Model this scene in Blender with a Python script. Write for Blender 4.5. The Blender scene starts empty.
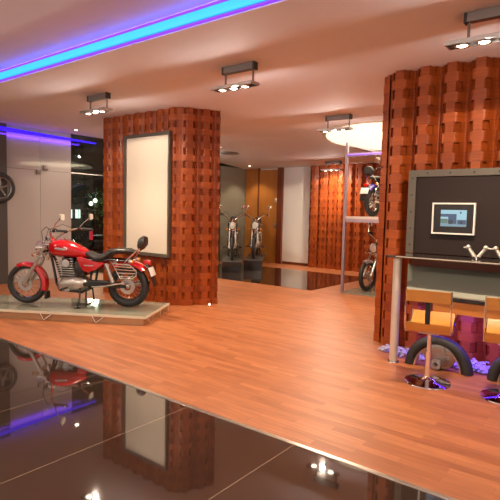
import bpy, bmesh, math, random
from mathutils import Vector, Matrix
random.seed(7)
C = bpy.context.scene.collection
PI = math.pi
sc = bpy.context.scene
sc.view_settings.view_transform = 'Standard'
sc.view_settings.look = 'None'
sc.view_settings.gamma = 1.0
sc.view_settings.use_curve_mapping = False
sc.view_settings.exposure = 0.10
sc.cycles.use_denoising = True
sc.cycles.max_bounces = 10
sc.cycles.diffuse_bounces = 5
sc.cycles.glossy_bounces = 6
sc.cycles.transparent_max_bounces = 16
sc.cycles.sample_clamp_indirect = 6.0
sc.cycles.caustics_reflective = False
sc.cycles.caustics_refractive = False

# ------------------------------------------------------------------ materials
def srgb(r, g, b):
    f = lambda c: (c/255/12.92) if c/255 <= 0.04045 else ((c/255+0.055)/1.055)**2.4
    return (f(r), f(g), f(b), 1)

def P(name, col, rough=0.5, metal=0.0, coat=0.0, emit=None, estr=0.0, ior=1.5, coat_rough=0.03):
    m = bpy.data.materials.new(name); m.use_nodes = True
    b = m.node_tree.nodes['Principled BSDF']
    b.inputs['Base Color'].default_value = col if len(col) == 4 else (*col, 1)
    b.inputs['Roughness'].default_value = rough
    b.inputs['Metallic'].default_value = metal
    b.inputs['IOR'].default_value = ior
    b.inputs['Coat Weight'].default_value = coat
    b.inputs['Coat Roughness'].default_value = coat_rough
    if emit:
        b.inputs['Emission Color'].default_value = (*emit, 1)
        b.inputs['Emission Strength'].default_value = estr
    return m

def noise_tint(m, scale=6.0, amt=0.12, stretch=(1, 1, 1)):
    """slight procedural mottling so that no surface is a dead flat colour"""
    nt = m.node_tree; b = nt.nodes['Principled BSDF']
    col = b.inputs['Base Color'].default_value[:]
    tc = nt.nodes.new('ShaderNodeTexCoord'); mp = nt.nodes.new('ShaderNodeMapping')
    mp.inputs['Scale'].default_value = stretch
    n = nt.nodes.new('ShaderNodeTexNoise'); n.inputs['Scale'].default_value = scale; n.inputs['Detail'].default_value = 4
    mix = nt.nodes.new('ShaderNodeMix'); mix.data_type = 'RGBA'
    mix.inputs['A'].default_value = tuple(c*(1-amt) for c in col[:3]) + (1,)
    mix.inputs['B'].default_value = tuple(min(1, c*(1+amt)) for c in col[:3]) + (1,)
    nt.links.new(tc.outputs['Object'], mp.inputs['Vector']); nt.links.new(mp.outputs['Vector'], n.inputs['Vector'])
    nt.links.new(n.outputs['Fac'], mix.inputs['Factor']); nt.links.new(mix.outputs['Result'], b.inputs['Base Color'])
    return m

def brick_wood(name, c1, c2, mortar, bw, rh, rough, coat, uv=True, msize=0.004, grain=(2, 60, 60), gamt=0.35, offset=0.5):
    m = P(name, c1, rough, coat=coat, coat_rough=0.12); nt = m.node_tree; b = nt.nodes['Principled BSDF']
    tc = nt.nodes.new('ShaderNodeTexCoord')
    br = nt.nodes.new('ShaderNodeTexBrick')
    br.inputs['Scale'].default_value = 1.0
    br.inputs['Brick Width'].default_value = bw; br.inputs['Row Height'].default_value = rh
    br.inputs['Mortar Size'].default_value = msize; br.inputs['Mortar Smooth'].default_value = 0.2
    br.inputs['Color1'].default_value = c1; br.inputs['Color2'].default_value = c2; br.inputs['Mortar'].default_value = mortar
    br.offset = offset; br.inputs['Bias'].default_value = 0.0
    src = tc.outputs['UV'] if uv else tc.outputs['Object']
    nt.links.new(src, br.inputs['Vector'])
    mp = nt.nodes.new('ShaderNodeMapping'); mp.inputs['Scale'].default_value = grain
    n = nt.nodes.new('ShaderNodeTexNoise'); n.inputs['Scale'].default_value = 1.0; n.inputs['Detail'].default_value = 6
    nt.links.new(src, mp.inputs['Vector']); nt.links.new(mp.outputs['Vector'], n.inputs['Vector'])
    rm = nt.nodes.new('ShaderNodeMapRange'); rm.inputs['From Min'].default_value = 0.25; rm.inputs['From Max'].default_value = 0.75
    rm.inputs['To Min'].default_value = 1-gamt; rm.inputs['To Max'].default_value = 1+gamt*0.6
    nt.links.new(n.outputs['Fac'], rm.inputs['Value'])
    mul = nt.nodes.new('ShaderNodeMix'); mul.data_type = 'RGBA'; mul.blend_type = 'MULTIPLY'; mul.inputs['Factor'].default_value = 1
    nt.links.new(br.outputs['Color'], mul.inputs['A']); nt.links.new(rm.outputs['Result'], mul.inputs['B'])
    nt.links.new(mul.outputs['Result'], b.inputs['Base Color'])
    return m

def glass(name, tint=(0.93, 0.97, 0.95), refl=1.0, ior=1.5, body=None, body_fac=0.0, rough=0.0):
    """window glass: clear tinted transmission with a fresnel mirror, optionally a share of milky body"""
    m = bpy.data.materials.new(name); m.use_nodes = True; nt = m.node_tree
    nt.nodes.remove(nt.nodes['Principled BSDF']); out = nt.nodes['Material Output']
    tr = nt.nodes.new('ShaderNodeBsdfTransparent'); tr.inputs['Color'].default_value = (*tint, 1)
    gl = nt.nodes.new('ShaderNodeBsdfGlossy'); gl.inputs['Roughness'].default_value = rough
    fr = nt.nodes.new('ShaderNodeFresnel'); fr.inputs['IOR'].default_value = ior
    mx = nt.nodes.new('ShaderNodeMixShader')
    last = tr.outputs[0]
    if body:
        d = nt.nodes.new('ShaderNodeBsdfDiffuse'); d.inputs['Color'].default_value = (*body, 1)
        m2 = nt.nodes.new('ShaderNodeMixShader'); m2.inputs['Fac'].default_value = body_fac
        nt.links.new(tr.outputs[0], m2.inputs[1]); nt.links.new(d.outputs[0], m2.inputs[2]); last = m2.outputs[0]
    nt.links.new(fr.outputs[0], mx.inputs['Fac']); nt.links.new(last, mx.inputs[1]); nt.links.new(gl.outputs[0], mx.inputs[2])
    nt.links.new(mx.outputs[0], out.inputs['Surface'])
    return m

M = {}
M['plaster'] = noise_tint(P('ceiling plaster', (0.92, 0.90, 0.93), 0.75), 1.2, 0.03)
M['white_wall'] = noise_tint(P('white wall paint', (0.80, 0.77, 0.74), 0.6), 1.5, 0.03)
M['board'] = noise_tint(P('cream board', (0.64, 0.56, 0.47), 0.45), 1.0, 0.03)
M['floor'] = brick_wood('laminate floor', (0.45, 0.158, 0.058, 1), (0.32, 0.098, 0.033, 1), (0.28, 0.085, 0.030, 1), 0.50, 0.066, 0.42, 0.0, uv=False, msize=0.0012, grain=(3.5, 40, 1), gamt=0.26)
M['weave'] = brick_wood('woven wood cladding', (0.35, 0.070, 0.010, 1), (0.235, 0.041, 0.007, 1), (0.17, 0.028, 0.006, 1), 0.26, 0.0967, 0.45, 0.03, msize=0.002, grain=(5, 70, 1), gamt=0.35, offset=0.0)
M['weave'].node_tree.nodes['Principled BSDF'].inputs['Specular IOR Level'].default_value = 0.3
M['tile'] = None
def tile_mat():
    m = P('polished dark tile', (0.028, 0.016, 0.012, 1), 0.035, coat=0.6, ior=1.75); nt = m.node_tree; b = nt.nodes['Principled BSDF']
    tc = nt.nodes.new('ShaderNodeTexCoord'); mp = nt.nodes.new('ShaderNodeMapping')
    mp.inputs['Location'].default_value = (-0.23, -2.5, 0)
    br = nt.nodes.new('ShaderNodeTexBrick'); br.offset = 0.0; br.inputs['Scale'].default_value = 1
    br.inputs['Brick Width'].default_value = 0.90; br.inputs['Row Height'].default_value = 1.45
    br.inputs['Mortar Size'].default_value = 0.0028; br.inputs['Mortar Smooth'].default_value = 0.1
    br.inputs['Color1'].default_value = (0.034, 0.020, 0.014, 1); br.inputs['Color2'].default_value = (0.031, 0.018, 0.013, 1)
    br.inputs['Mortar'].default_value = (0.22, 0.155, 0.12, 1)
    nt.links.new(tc.outputs['Object'], mp.inputs['Vector']); nt.links.new(mp.outputs['Vector'], br.inputs['Vector'])
    nt.links.new(br.outputs['Color'], b.inputs['Base Color'])
    return m
M['tile'] = tile_mat()
M['trim'] = P('brushed trim', (0.62, 0.55, 0.48), 0.28, 1.0)
M['dark_frame'] = noise_tint(P('dark grey frame', (0.075, 0.066, 0.062), 0.4), 5, 0.1)
M['grey_panel'] = noise_tint(P('grey back-painted glass', (0.43, 0.39, 0.38), 0.3, coat=0.8), 1.0, 0.03)
M['green_panel'] = noise_tint(P('grey green back-painted glass', (0.26, 0.27, 0.22), 0.2, coat=0.9), 1.0, 0.05)
M['glass'] = glass('shop window glass', (0.82, 0.86, 0.84), ior=1.5)
M['steel'] = P('brushed steel', (0.55, 0.52, 0.50), 0.3, 1.0)
M['fixture'] = noise_tint(P('grey fixture metal', (0.24, 0.21, 0.20), 0.4, 0.6), 8, 0.08)
M['fixture_dark'] = P('dark end caps', (0.03, 0.025, 0.025), 0.4)
M['leg_steel'] = P('satin pale steel', (0.72, 0.66, 0.58), 0.38, 0.65)
M['drum'] = P('smoky polished drum', (0.34, 0.31, 0.30), 0.2, 0.9)
M['chrome'] = P('chrome', (0.85, 0.83, 0.80), 0.07, 1.0)
M['bulb'] = P('halogen bulb', (1, 0.95, 0.85), 0.5, emit=(1.0, 0.86, 0.62), estr=28)
M['led_cyan'] = P('cyan led strip', (0.1, 0.4, 0.9), 0.5, emit=(0.0, 0.32, 1.0), estr=1.6)
M['led_violet'] = P('violet led tube', (0.1, 0.05, 0.6), 0.5, emit=(0.10, 0.01, 1.0), estr=3.2)
M['led_blue'] = P('blue led tube', (0.05, 0.05, 0.6), 0.5, emit=(0.035, 0.0, 1.0), estr=1.0)
M['disc_fabric'] = P('lit stretched fabric', (0.9, 0.85, 0.7), 0.6, emit=(1.0, 0.86, 0.60), estr=1.25)
M['rack_paint'] = noise_tint(P('mauve grey rack paint', (0.30, 0.24, 0.30), 0.4, 0.3), 6, 0.08)
M['shelf'] = noise_tint(P('rack shelf', (0.50, 0.42, 0.40), 0.4), 4, 0.08)
M['red'] = P('red lacquer', (0.52, 0.004, 0.008), 0.18, coat=1.0, coat_rough=0.02)
M['rubber'] = noise_tint(P('black rubber', (0.018, 0.016, 0.015), 0.6), 30, 0.2)
M['vinyl'] = noise_tint(P('black seat vinyl', (0.020, 0.018, 0.017), 0.42), 40, 0.2)
M['black'] = P('black gloss', (0.012, 0.012, 0.012), 0.2, coat=0.6)
M['alloy'] = noise_tint(P('cast alloy', (0.55, 0.52, 0.48), 0.32, 0.9), 20, 0.1)
M['lens'] = P('lamp lens', (0.75, 0.75, 0.72), 0.08, coat=1)
M['red_lens'] = P('red lamp lens', (0.55, 0.01, 0.01), 0.12, coat=1)
M['amber'] = P('amber lens', (0.75, 0.25, 0.02), 0.12, coat=1)
M['plate'] = P('white plate', (0.75, 0.73, 0.70), 0.4)
M['mirror'] = P('mirror glass', (0.85, 0.85, 0.85), 0.03, 1.0)
M['platform_glass'] = glass('greenish platform glass', (0.55, 0.60, 0.50), ior=1.55, body=(0.44, 0.42, 0.32), body_fac=0.60, rough=0.06)
M['platform_edge'] = P('pale polished glass edge', (0.62, 0.60, 0.47), 0.2, coat=0.6)
M['platform_base'] = P('brushed platform base', (0.50, 0.34, 0.20), 0.25, 0.6)
M['honey'] = noise_tint(P('honey plywood', (0.60, 0.25, 0.050), 0.3, coat=0.5), 3, 0.18, (1, 8, 8))
M['apron'] = noise_tint(P('orange wood apron', (0.52, 0.19, 0.045), 0.35, coat=0.3), 3, 0.2, (1, 10, 10))
M['bar_glass'] = glass('pale green bar glass', (0.42, 0.46, 0.42), ior=1.5, body=(0.36, 0.355, 0.285), body_fac=0.80, rough=0.08)
M['bar_top'] = P('smoked bar top', (0.022, 0.016, 0.013), 0.06, coat=1.0)
M['bar_edge'] = P('bar top edge', (0.50, 0.44, 0.36), 0.25, 0.4)
M['panel_grey'] = noise_tint(P('charcoal wall panel', (0.024, 0.015, 0.013), 0.55), 2, 0.06)
M['panel_grey'].node_tree.nodes['Principled BSDF'].inputs['Specular IOR Level'].default_value = 0.2
M['panel_border'] = noise_tint(P('bronze grey panel border', (0.115, 0.095, 0.075), 0.45, 0.3), 4, 0.12)
M['white_frame'] = P('white screen frame', (0.80, 0.74, 0.68), 0.4)
M['mat'] = P('black screen mount', (0.012, 0.009, 0.009), 0.3)
for k, c, s in (('sky', (0.42, 0.72, 0.85), 0.75), ('navy', (0.05, 0.10, 0.20), 0.8), ('mid', (0.22, 0.36, 0.46), 0.8), ('dark', (0.03, 0.04, 0.05), 0.8), ('green', (0.12, 0.22, 0.18), 0.8)):
    M['scr_'+k] = P('screen '+k, (0.02, 0.02, 0.02), 0.3, emit=c, estr=s)
M['pebble'] = noise_tint(P('pale pebble', (0.50, 0.47, 0.50), 0.5), 9, 0.35)
M['door_wood'] = noise_tint(P('orange brown door veneer', (0.46, 0.17, 0.03), 0.35, coat=0.3), 2.0, 0.18, (6, 6, 0.7))
M['door_dark'] = noise_tint(P('dark door edge', (0.16, 0.035, 0.012), 0.35), 3, 0.1)
M['asphalt'] = noise_tint(P('night paving', (0.045, 0.042, 0.040), 0.7), 3, 0.2)
M['facade'] = noise_tint(P('night facade', (0.06, 0.055, 0.05), 0.8), 1, 0.2)
M['lit_window'] = P('lit window', (0.8, 0.8, 0.8), 0.5, emit=(0.85, 1.0, 0.95), estr=1.6)
M['street_bulb'] = P('street globe', (1, 1, 0.9), 0.5, emit=(0.95, 1.0, 0.80), estr=2.5)
M['yellow_bulb'] = P('yellow lamp', (1, 0.8, 0.3), 0.5, emit=(1.0, 0.66, 0.20), estr=6)
M['leaf'] = noise_tint(P('night leaves', (0.035, 0.085, 0.025), 0.6), 12, 0.4)
M['bark'] = P('bark', (0.05, 0.03, 0.02), 0.9)
M['vent'] = noise_tint(P('grey vent', (0.22, 0.19, 0.175), 0.5), 5, 0.08)
M['dark_paint'] = P('graphite lacquer', (0.02, 0.02, 0.025), 0.2, coat=0.8)
M['silver_paint'] = P('silver lacquer', (0.45, 0.42, 0.42), 0.25, 0.6, coat=0.8)
M['blue_paint'] = P('violet blue lacquer', (0.06, 0.03, 0.30), 0.2, coat=0.9)

# ------------------------------------------------------------------ mesh helpers
class MB:
    def __init__(self): self.bm = bmesh.new(); self.mats = []
    def _add(self, vs, fs, mi=0):
        bv = [self.bm.verts.new(v) for v in vs]
        out = []
        for f in fs:
            try:
                fc = self.bm.faces.new([bv[i] for i in f]); fc.material_index = mi; out.append(fc)
            except ValueError: pass
        return bv
    def box(self, x0, y0, z0, x1, y1, z1, mi=0, bevel=0.0, mat=None):
        vs = [Vector((x, y, z)) for x in (x0, x1) for y in (y0, y1) for z in (z0, z1)]
        if mat: vs = [mat @ v for v in vs]
        fs = [(0, 1, 3, 2), (4, 6, 7, 5), (0, 4, 5, 1), (2, 3, 7, 6), (0, 2, 6, 4), (1, 5, 7, 3)]
        bv = self._add(vs, fs, mi)
        if bevel > 0:
            es = set(e for v in bv for e in v.link_edges)
            bmesh.ops.bevel(self.bm, geom=list(es), offset=bevel, segments=2, affect='EDGES', profile=0.5)
        return self
    def tube(self, pts, r, seg=10, cap=True, mi=0, close=False, flat=None):
        pts = [Vector(p) for p in pts]; n = len(pts)
        rs = r if isinstance(r, (list, tuple)) else [r]*n
        up = None; rings = []
        for i, p in enumerate(pts):
            if close: t = (pts[(i+1) % n]-pts[i-1])
            else: t = pts[min(i+1, n-1)]-pts[max(i-1, 0)]
            t.normalize()
            if up is None:
                up = Vector((0, 0, 1)) if abs(t.z) < 0.9 else Vector((0, 1, 0))
            s = t.cross(up)
            if s.length < 1e-6: s = t.orthogonal()
            s.normalize(); up = s.cross(t).normalized()
            fl = flat or (1, 1)
            rings.append([p + rs[i]*(math.cos(2*PI*k/seg)*s*fl[0] + math.sin(2*PI*k/seg)*up*fl[1]) for k in range(seg)])
        vs = [v for rg in rings for v in rg]; fs = []
        m = n if close else n-1
        for i in range(m):
            a = i*seg; b = ((i+1) % n)*seg
            for k in range(seg): fs.append((a+k, a+(k+1) % seg, b+(k+1) % seg, b+k))
        if cap and not close:
            fs.append(tuple(reversed(range(seg)))); fs.append(tuple(range((n-1)*seg, n*seg)))
        self._add(vs, fs, mi); return self
    def lathe(self, prof, origin=(0, 0, 0), axis='z', seg=32, mi=0, a0=0.0, a1=2*PI, squash=1.0):
        """prof: list of (radius, height)"""
        o = Vector(origin); full = abs(a1-a0-2*PI) < 1e-6
        n = seg if full else seg+1
        vs = []
        for r, hgt in prof:
            for k in range(n):
                a = a0+(a1-a0)*k/seg; c, s = r*math.cos(a), r*math.sin(a)*squash
                v = {'z': (c, s, hgt), 'y': (c, hgt, s), 'x': (hgt, c, s)}[axis]
                vs.append(o+Vector(v))
        fs = []
        for i in range(len(prof)-1):
            for k in range(seg):
                k2 = (k+1) % n if full else k+1
                fs.append((i*n+k, i*n+k2, (i+1)*n+k2, (i+1)*n+k))
        bv = self._add(vs, fs, mi)
        bmesh.ops.remove_doubles(self.bm, verts=bv, dist=1e-6)
        return self
    def loft(self, secs, seg=16, mi=0, exp=2.4):
        """secs: (center xyz, half width y, half height z) along x, superelliptic"""
        vs = []; fs = []
        for (c, hw, hh) in secs:
            for k in range(seg):
                a = 2*PI*k/seg; ca, sa = math.cos(a), math.sin(a)
                y = hw*math.copysign(abs(ca)**(2/exp), ca); z = hh*math.copysign(abs(sa)**(2/exp), sa)
                vs.append(Vector(c)+Vector((0, y, z)))
        n = len(secs)
        for i in range(n-1):
            for k in range(seg): fs.append((i*seg+k, i*seg+(k+1) % seg, (i+1)*seg+(k+1) % seg, (i+1)*seg+k))
        fs.append(tuple(reversed(range(seg)))); fs.append(tuple(range((n-1)*seg, n*seg)))
        self._add(vs, fs, mi); return self
    def prism(self, poly, y0, y1, mi=0, bevel=0.0):
        """poly in xz, extruded in y"""
        n = len(poly)
        vs = [(x, y0, z) for x, z in poly]+[(x, y1, z) for x, z in poly]
        fs = [tuple(range(n)), tuple(reversed(range(n, 2*n)))]+[(i, n+i, n+(i+1) % n, (i+1) % n) for i in range(n)]
        bv = self._add(vs, fs, mi)
        if bevel > 0:
            es = set(e for v in bv for e in v.link_edges)
            bmesh.ops.bevel(self.bm, geom=list(es), offset=bevel, segments=2, affect='EDGES', profile=0.5)
        return self
    def ball(self, c, r, seg=12, mi=0, scale=(1, 1, 1)):
        prof = [(max(1e-5, math.sin(PI*i/8)), -math.cos(PI*i/8)) for i in range(9)]
        c = Vector(c); vs = []; fs = []
        for (q, hh) in prof:
            for k in range(seg):
                a = 2*PI*k/seg
                vs.append(c+Vector((r*q*math.cos(a)*scale[0], r*q*math.sin(a)*scale[1], r*hh*scale[2])))
        for i in range(8):
            for k in range(seg): fs.append((i*seg+k, i*seg+(k+1) % seg, (i+1)*seg+(k+1) % seg, (i+1)*seg+k))
        bv = self._add(vs, fs, mi); bmesh.ops.remove_doubles(self.bm, verts=bv, dist=1e-4*max(r, .01)*5)
        return self
    def build(self, name, mats, parent=None, smooth=35, uv=None):
        me = bpy.data.meshes.new(name)
        bmesh.ops.recalc_face_normals(self.bm, faces=self.bm.faces)
        self.bm.to_mesh(me); self.bm.free()
        for m in (mats if isinstance(mats, (list, tuple)) else [mats]): me.materials.append(m)
        if smooth:
            for p in me.polygons: p.use_smooth = True
            me.set_sharp_from_angle(angle=math.radians(smooth))
        o = bpy.data.objects.new(name, me); C.objects.link(o)
        if parent: o.parent = parent
        return o

def tag(o, label, cat, group=None):
    o['label'] = label; o['category'] = cat
    if group: o['group'] = group
    return o
def thing(name, label, cat, loc=(0, 0, 0), rotz=0, group=None):
    o = bpy.data.objects.new(name, None); C.objects.link(o)
    o.location = loc; o.rotation_euler = (0, 0, rotz); o.empty_display_size = 0.1
    return tag(o, label, cat, group)
def struct(o):
    o['kind'] = 'structure'; return o
def copy_tree(o, parent=None, mm=None):
    c = o.copy(); C.objects.link(c); c.parent = parent
    if mm and c.type == 'MESH':
        for i, s in enumerate(c.material_slots):
            if s.material and s.material.name in mm:
                new = mm[s.material.name]; s.link = 'OBJECT'; s.material = new
    for ch in list(o.children): copy_tree(ch, c, mm)
    return c
def light(name, kind, loc, energy, color, **kw):
    l = bpy.data.lights.new(name, kind); l.energy = energy; l.color = color
    for k, v in kw.items(): setattr(l, k, v)
    o = bpy.data.objects.new(name, l); C.objects.link(o); o.location = loc
    return o
def aim(o, target):
    d = Vector(target)-o.location
    o.rotation_euler = d.to_track_quat('-Z', 'Y').to_euler()

# ------------------------------------------------------------------ camera (room axes: X right along the far wall, Y into the room)
f_px, pitch, roll, H_CAM = 500.0, math.radians(-4.3), 0.023, 1.40
F = Vector((0, math.cos(pitch), math.sin(pitch))); R = Vector((1, 0, 0)); U = R.cross(F)
R2 = math.cos(roll)*R+math.sin(roll)*U; U2 = -math.sin(roll)*R+math.cos(roll)*U
yaw = Matrix.Rotation(math.atan2(0.613, 0.79), 3, 'Z')
R2, U2, F = yaw @ R2, yaw @ U2, yaw @ F
cam = bpy.data.objects.new('camera', bpy.data.cameras.new('camera')); C.objects.link(cam)
cam.matrix_world = Matrix(((R2.x, U2.x, -F.x, 0), (R2.y, U2.y, -F.y, 0), (R2.z, U2.z, -F.z, H_CAM), (0, 0, 0, 1)))
cam.data.sensor_width = 36; cam.data.lens = 36*f_px/500; cam.data.clip_start = 0.05
sc.camera = cam

# ------------------------------------------------------------------ room shell
XL, XR, YB, YF = -9.12, 3.2, -4.0, 11.5
ZC, ZLOW, ZTRAY, YSTRIP, YSTEP, YEDGE = 2.89, 2.655, 3.045, 3.0, 8.1, 2.53
def sbox(name, a, b, mat):
    return struct(MB().box(*a, *b).build(name, mat, smooth=0))
sbox('floor', (XL, YEDGE, -0.1), (XR, YF, 0.0), M['floor'])
sbox('floor', (XL, YB, -0.1), (XR, YEDGE-0.03, 0.0), M['tile'])
sbox('floor', (-8.9, 7.86, -0.02), (-4.66, 10.45, 0.003), M['tile'])
struct(MB().box(XL, YEDGE-0.03, -0.05, XR, YEDGE, 0.005, bevel=0.002).build('trim_1', M['trim'], smooth=0))
sbox('ceiling', (XL, YSTRIP, ZC), (XR, YSTEP, 3.3), M['plaster'])
ZF = 2.64
sl = MB(); sl._add([(x, y, z) for x in (XL, XR) for (y, z) in ((YSTEP, ZC), (YF+0.15, ZF-0.011), (YF+0.15, 3.3), (YSTEP, 3.3))], [(0, 1, 2, 3), (7, 6, 5, 4), (0, 4, 5, 1), (1, 5, 6, 2), (2, 6, 7, 3), (3, 7, 4, 0)])
struct(sl.build('ceiling', M['plaster'], smooth=0))
def zc_at(y): return ZC if y < YSTEP else ZC+(ZF-ZC)*(y-YSTEP)/(YF-YSTEP)
sbox('ceiling', (XL, YB, ZTRAY), (XR, YSTRIP, 3.3), M['plaster'])
sbox('wall_right', (XR, YB, -0.1), (XR+0.15, YF, 3.3), M['white_wall'])
sbox('wall_back', (XL, YB-0.15, -0.1), (XR+0.15, YB, 3.3), M['white_wall'])
sbox('wall_far', (XL-0.15, YF, -0.1), (XR+0.15, YF+0.15, 3.3), M['white_wall'])
# skirting along the white part of the far wall
struct(MB().box(-7.78, YF-0.012, 0, -6.92, YF, 0.07).build('baseboard_far', M['door_dark'], smooth=0))

# woven cladding: horizontal bands that swell in and out over upright ribs
ROW, PER, AMP = 0.0967, 0.26, 0.085
def prof(s, odd, amp):
    ph = (s/PER) % 1.0
    # flat topped ribs with steep flanks and narrow valleys
    t = min(1.0, max(0.0, (0.5-abs(ph-0.5))/0.30)); d = amp*(t*t*(3-2*t))
    if odd:
        for c0 in (0.24, 0.76):
            q = 1-abs(ph-c0)/0.075
            if q > 0: d -= 0.042*min(1, q*3)
    return max(d, -0.02)
def wavy(bm, uvl, p0, p1, nrm, z0, z1, s0=0.0, mi=0, amp=AMP):
    p0, p1, nrm = Vector(p0), Vector(p1), Vector(nrm)
    L = (p1-p0).length; n = max(8, int(round(L/PER*26)))
    rows = int(round((z1-z0)/ROW)); rh = (z1-z0)/rows
    ss = [L*i/n for i in range(n+1)]
    prev = None
    def mk(row_pts, z): return [bm.verts.new((x, y, z)) for x, y in row_pts]
    def quad(a, b, c, d, uvs):
        f = bm.faces.new((a, b, c, d)); f.material_index = mi
        for lp, uv in zip(f.loops, uvs): lp[uvl].uv = uv
    for r in range(rows):
        pts = []
        for s in ss:
            q = p0+(p1-p0)*(s/L)+nrm*prof(s+s0, r % 2, amp)
            pts.append((q.x, q.y))
        zb, zt = z0+r*rh, z0+(r+1)*rh
        lo, hi = mk(pts, zb), mk(pts, zt)
        for i in range(n):
            a, b = ss[i]+s0, ss[i+1]+s0
            quad(lo[i], lo[i+1], hi[i+1], hi[i], ((a, zb), (b, zb), (b, zt-1e-3), (a, zt-1e-3)))
            if prev: quad(prev[i], prev[i+1], lo[i+1], lo[i], ((a, zb), (b, zb), (b, zb), (a, zb)))
        prev = hi
def clad(name, faces, core, z0, z1, amp=AMP):
    bm = bmesh.new(); uvl = bm.loops.layers.uv.new('uv')
    s0 = 0.0
    for (p0, p1, nrm) in faces:
        wavy(bm, uvl, p0, p1, nrm, z0, z1, s0, 0, amp)
    me = bpy.data.meshes.new(name); 
    # solid core behind the bands
    n = len(core)
    lo = [bm.verts.new((x, y, z0)) for x, y in core]; hi = [bm.verts.new((x, y, z1)) for x, y in core]
    for i in range(n):
        f = bm.faces.new((lo[i], lo[(i+1) % n], hi[(i+1) % n], hi[i]))
        for lp in f.loops: lp[uvl].uv = (lp.vert.co.x+lp.vert.co.y, lp.vert.co.z)
    bm.faces.new(list(reversed(lo))); bm.faces.new(hi)
    bm.to_mesh(me); bm.free(); me.materials.append(M['weave'])
    for p in me.polygons: p.use_smooth = True
    me.set_sharp_from_angle(angle=math.radians(40))
    o = bpy.data.objects.new(name, me); C.objects.link(o)
    return struct(o)
# free standing column
def nrm2(a, b):
    d = Vector((b[0]-a[0], b[1]-a[1])); d.normalize(); return (d.y, -d.x, 0)
cA, cB, cD, cE = (-7.14, 5.15), (-5.32, 5.15), (-5.04, 5.68), (-7.14, 5.68)
clad('column', [((*cA, 0), (*cB, 0), (0, -1, 0)), ((*cB, 0), (*cD, 0), nrm2(cB, cD)), ((*cD, 0), (*cE, 0), (0, 1, 0)), ((*cE, 0), (*cA, 0), (-1, 0, 0))],
     [(x, y) for x, y in (cA, cB, cD, cE)], 0, ZC, 0.055)
# big clad wall block behind the bar
clad('wall_bar', [((-2.17, 5.18, 0), (1.73, 5.18, 0), (0, -1, 0)), ((-2.17, 6.20, 0), (-2.17, 5.18, 0), (-1, 0, 0))],
     [(-2.17, 5.18), (XR, 5.18), (XR, 6.20), (-2.17, 6.20)], 0, ZC, 0.11)
# clad stretch of the far wall
clad('wall_far_cladding', [((-6.88, YF-0.12, 0), (-1.9, YF-0.12, 0), (0, -1, 0))],
     [(-6.88, YF-0.09), (-1.9, YF-0.09), (-1.9, YF), (-6.88, YF)], 0, ZLOW, 0.07)

# brown door and veneered wall by the windows
w = struct(MB().box(-9.1, YF-0.04, 0, -8.62, YF, ZLOW).build('wall_far_veneer', M['door_wood'], smooth=0))
d1 = struct(MB().box(-8.60, YF-0.05, 0.01, -7.96, YF, 2.60, bevel=0.004).build('door_1', M['door_wood'], smooth=0))
MB().box(-7.96, YF-0.08, 0, -7.80, YF, ZLOW).box(-8.64, YF-0.07, 0, -8.60, YF, ZLOW).build('door_frame', M['door_dark'], d1, smooth=0)
for zz in (1.05, 1.75):
    MB().box(-8.02, YF-0.10, zz-0.06, -7.97, YF-0.05, zz+0.06, bevel=0.006).build('hinge', M['steel'], d1)
MB().tube([(-8.52, YF-0.05, 1.05), (-8.52, YF-0.11, 1.05), (-8.40, YF-0.11, 1.05)], 0.012).build('door_handle', M['steel'], d1)

# shop front along the left
struct(MB().box(XL-0.12, 4.18, 0, XL+0.05, 4.48, ZC).build('trim_2', M['dark_frame'], smooth=0))
w2 = struct(MB().box(XL-0.03, 4.48, 0.02, XL+0.0, 5.14, ZC).box(XL-0.03, 5.146, 0.02, XL, 5.80, ZC).build('window_2', M['grey_panel'], smooth=0))
for (yy, zz) in ((5.10, 2.075), (5.24, 2.165)):
    MB().box(XL, yy-0.045, zz-0.045, XL+0.03, yy+0.045, zz+0.045, bevel=0.004).build('patch_fitting', M['fixture'], w2)
MB().box(XL-0.001, 4.48, 2.108, XL+0.004, 5.80, 2.118).build('joint_line', M['fixture'], w2, smooth=0)
w1 = struct(MB().box(XL-0.02, 5.81, 0.02, XL-0.006, 8.6, ZC-0.0).build('window_1', M['glass'], smooth=0))
MB().box(XL-0.03, 5.81, 2.105, XL+0.01, 8.6, 2.125).build('glazing_bar', M['steel'], w1, smooth=0)
w3 = struct(MB().box(XL-0.02, 8.63, 0.02, XL-0.006, 10.35, ZLOW).build('window_3', M['glass'], smooth=0))
MB().box(XL-0.03, 8.60, 0, XL+0.01, 8.63, ZLOW).build('mullion', M['dark_frame'], w3, smooth=0)
w5 = struct(MB().box(XL-0.03, 10.36, 0.02, XL-0.0, YF, ZLOW).build('window_5', M['green_panel'], smooth=0))
MB().box(XL-0.03, 10.35, 0, XL+0.01, 10.37, ZLOW).build('mullion', M['steel'], w5, smooth=0)
w4 = struct(MB().box(XL-0.02, YB, 0.02, XL-0.006, 4.18, ZTRAY).build('window_4', M['glass'], smooth=0))
for yy in (-2.0, 0.0, 2.0):
    MB().box(XL-0.05, yy-0.03, 0, XL+0.03, yy+0.03, ZTRAY).build('mullion', M['dark_frame'], w4, smooth=0)
struct(MB().box(XL-0.03, 4.48, 0, XL+0.01, YF, 0.02).build('trim_3', M['steel'], smooth=0))

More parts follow.
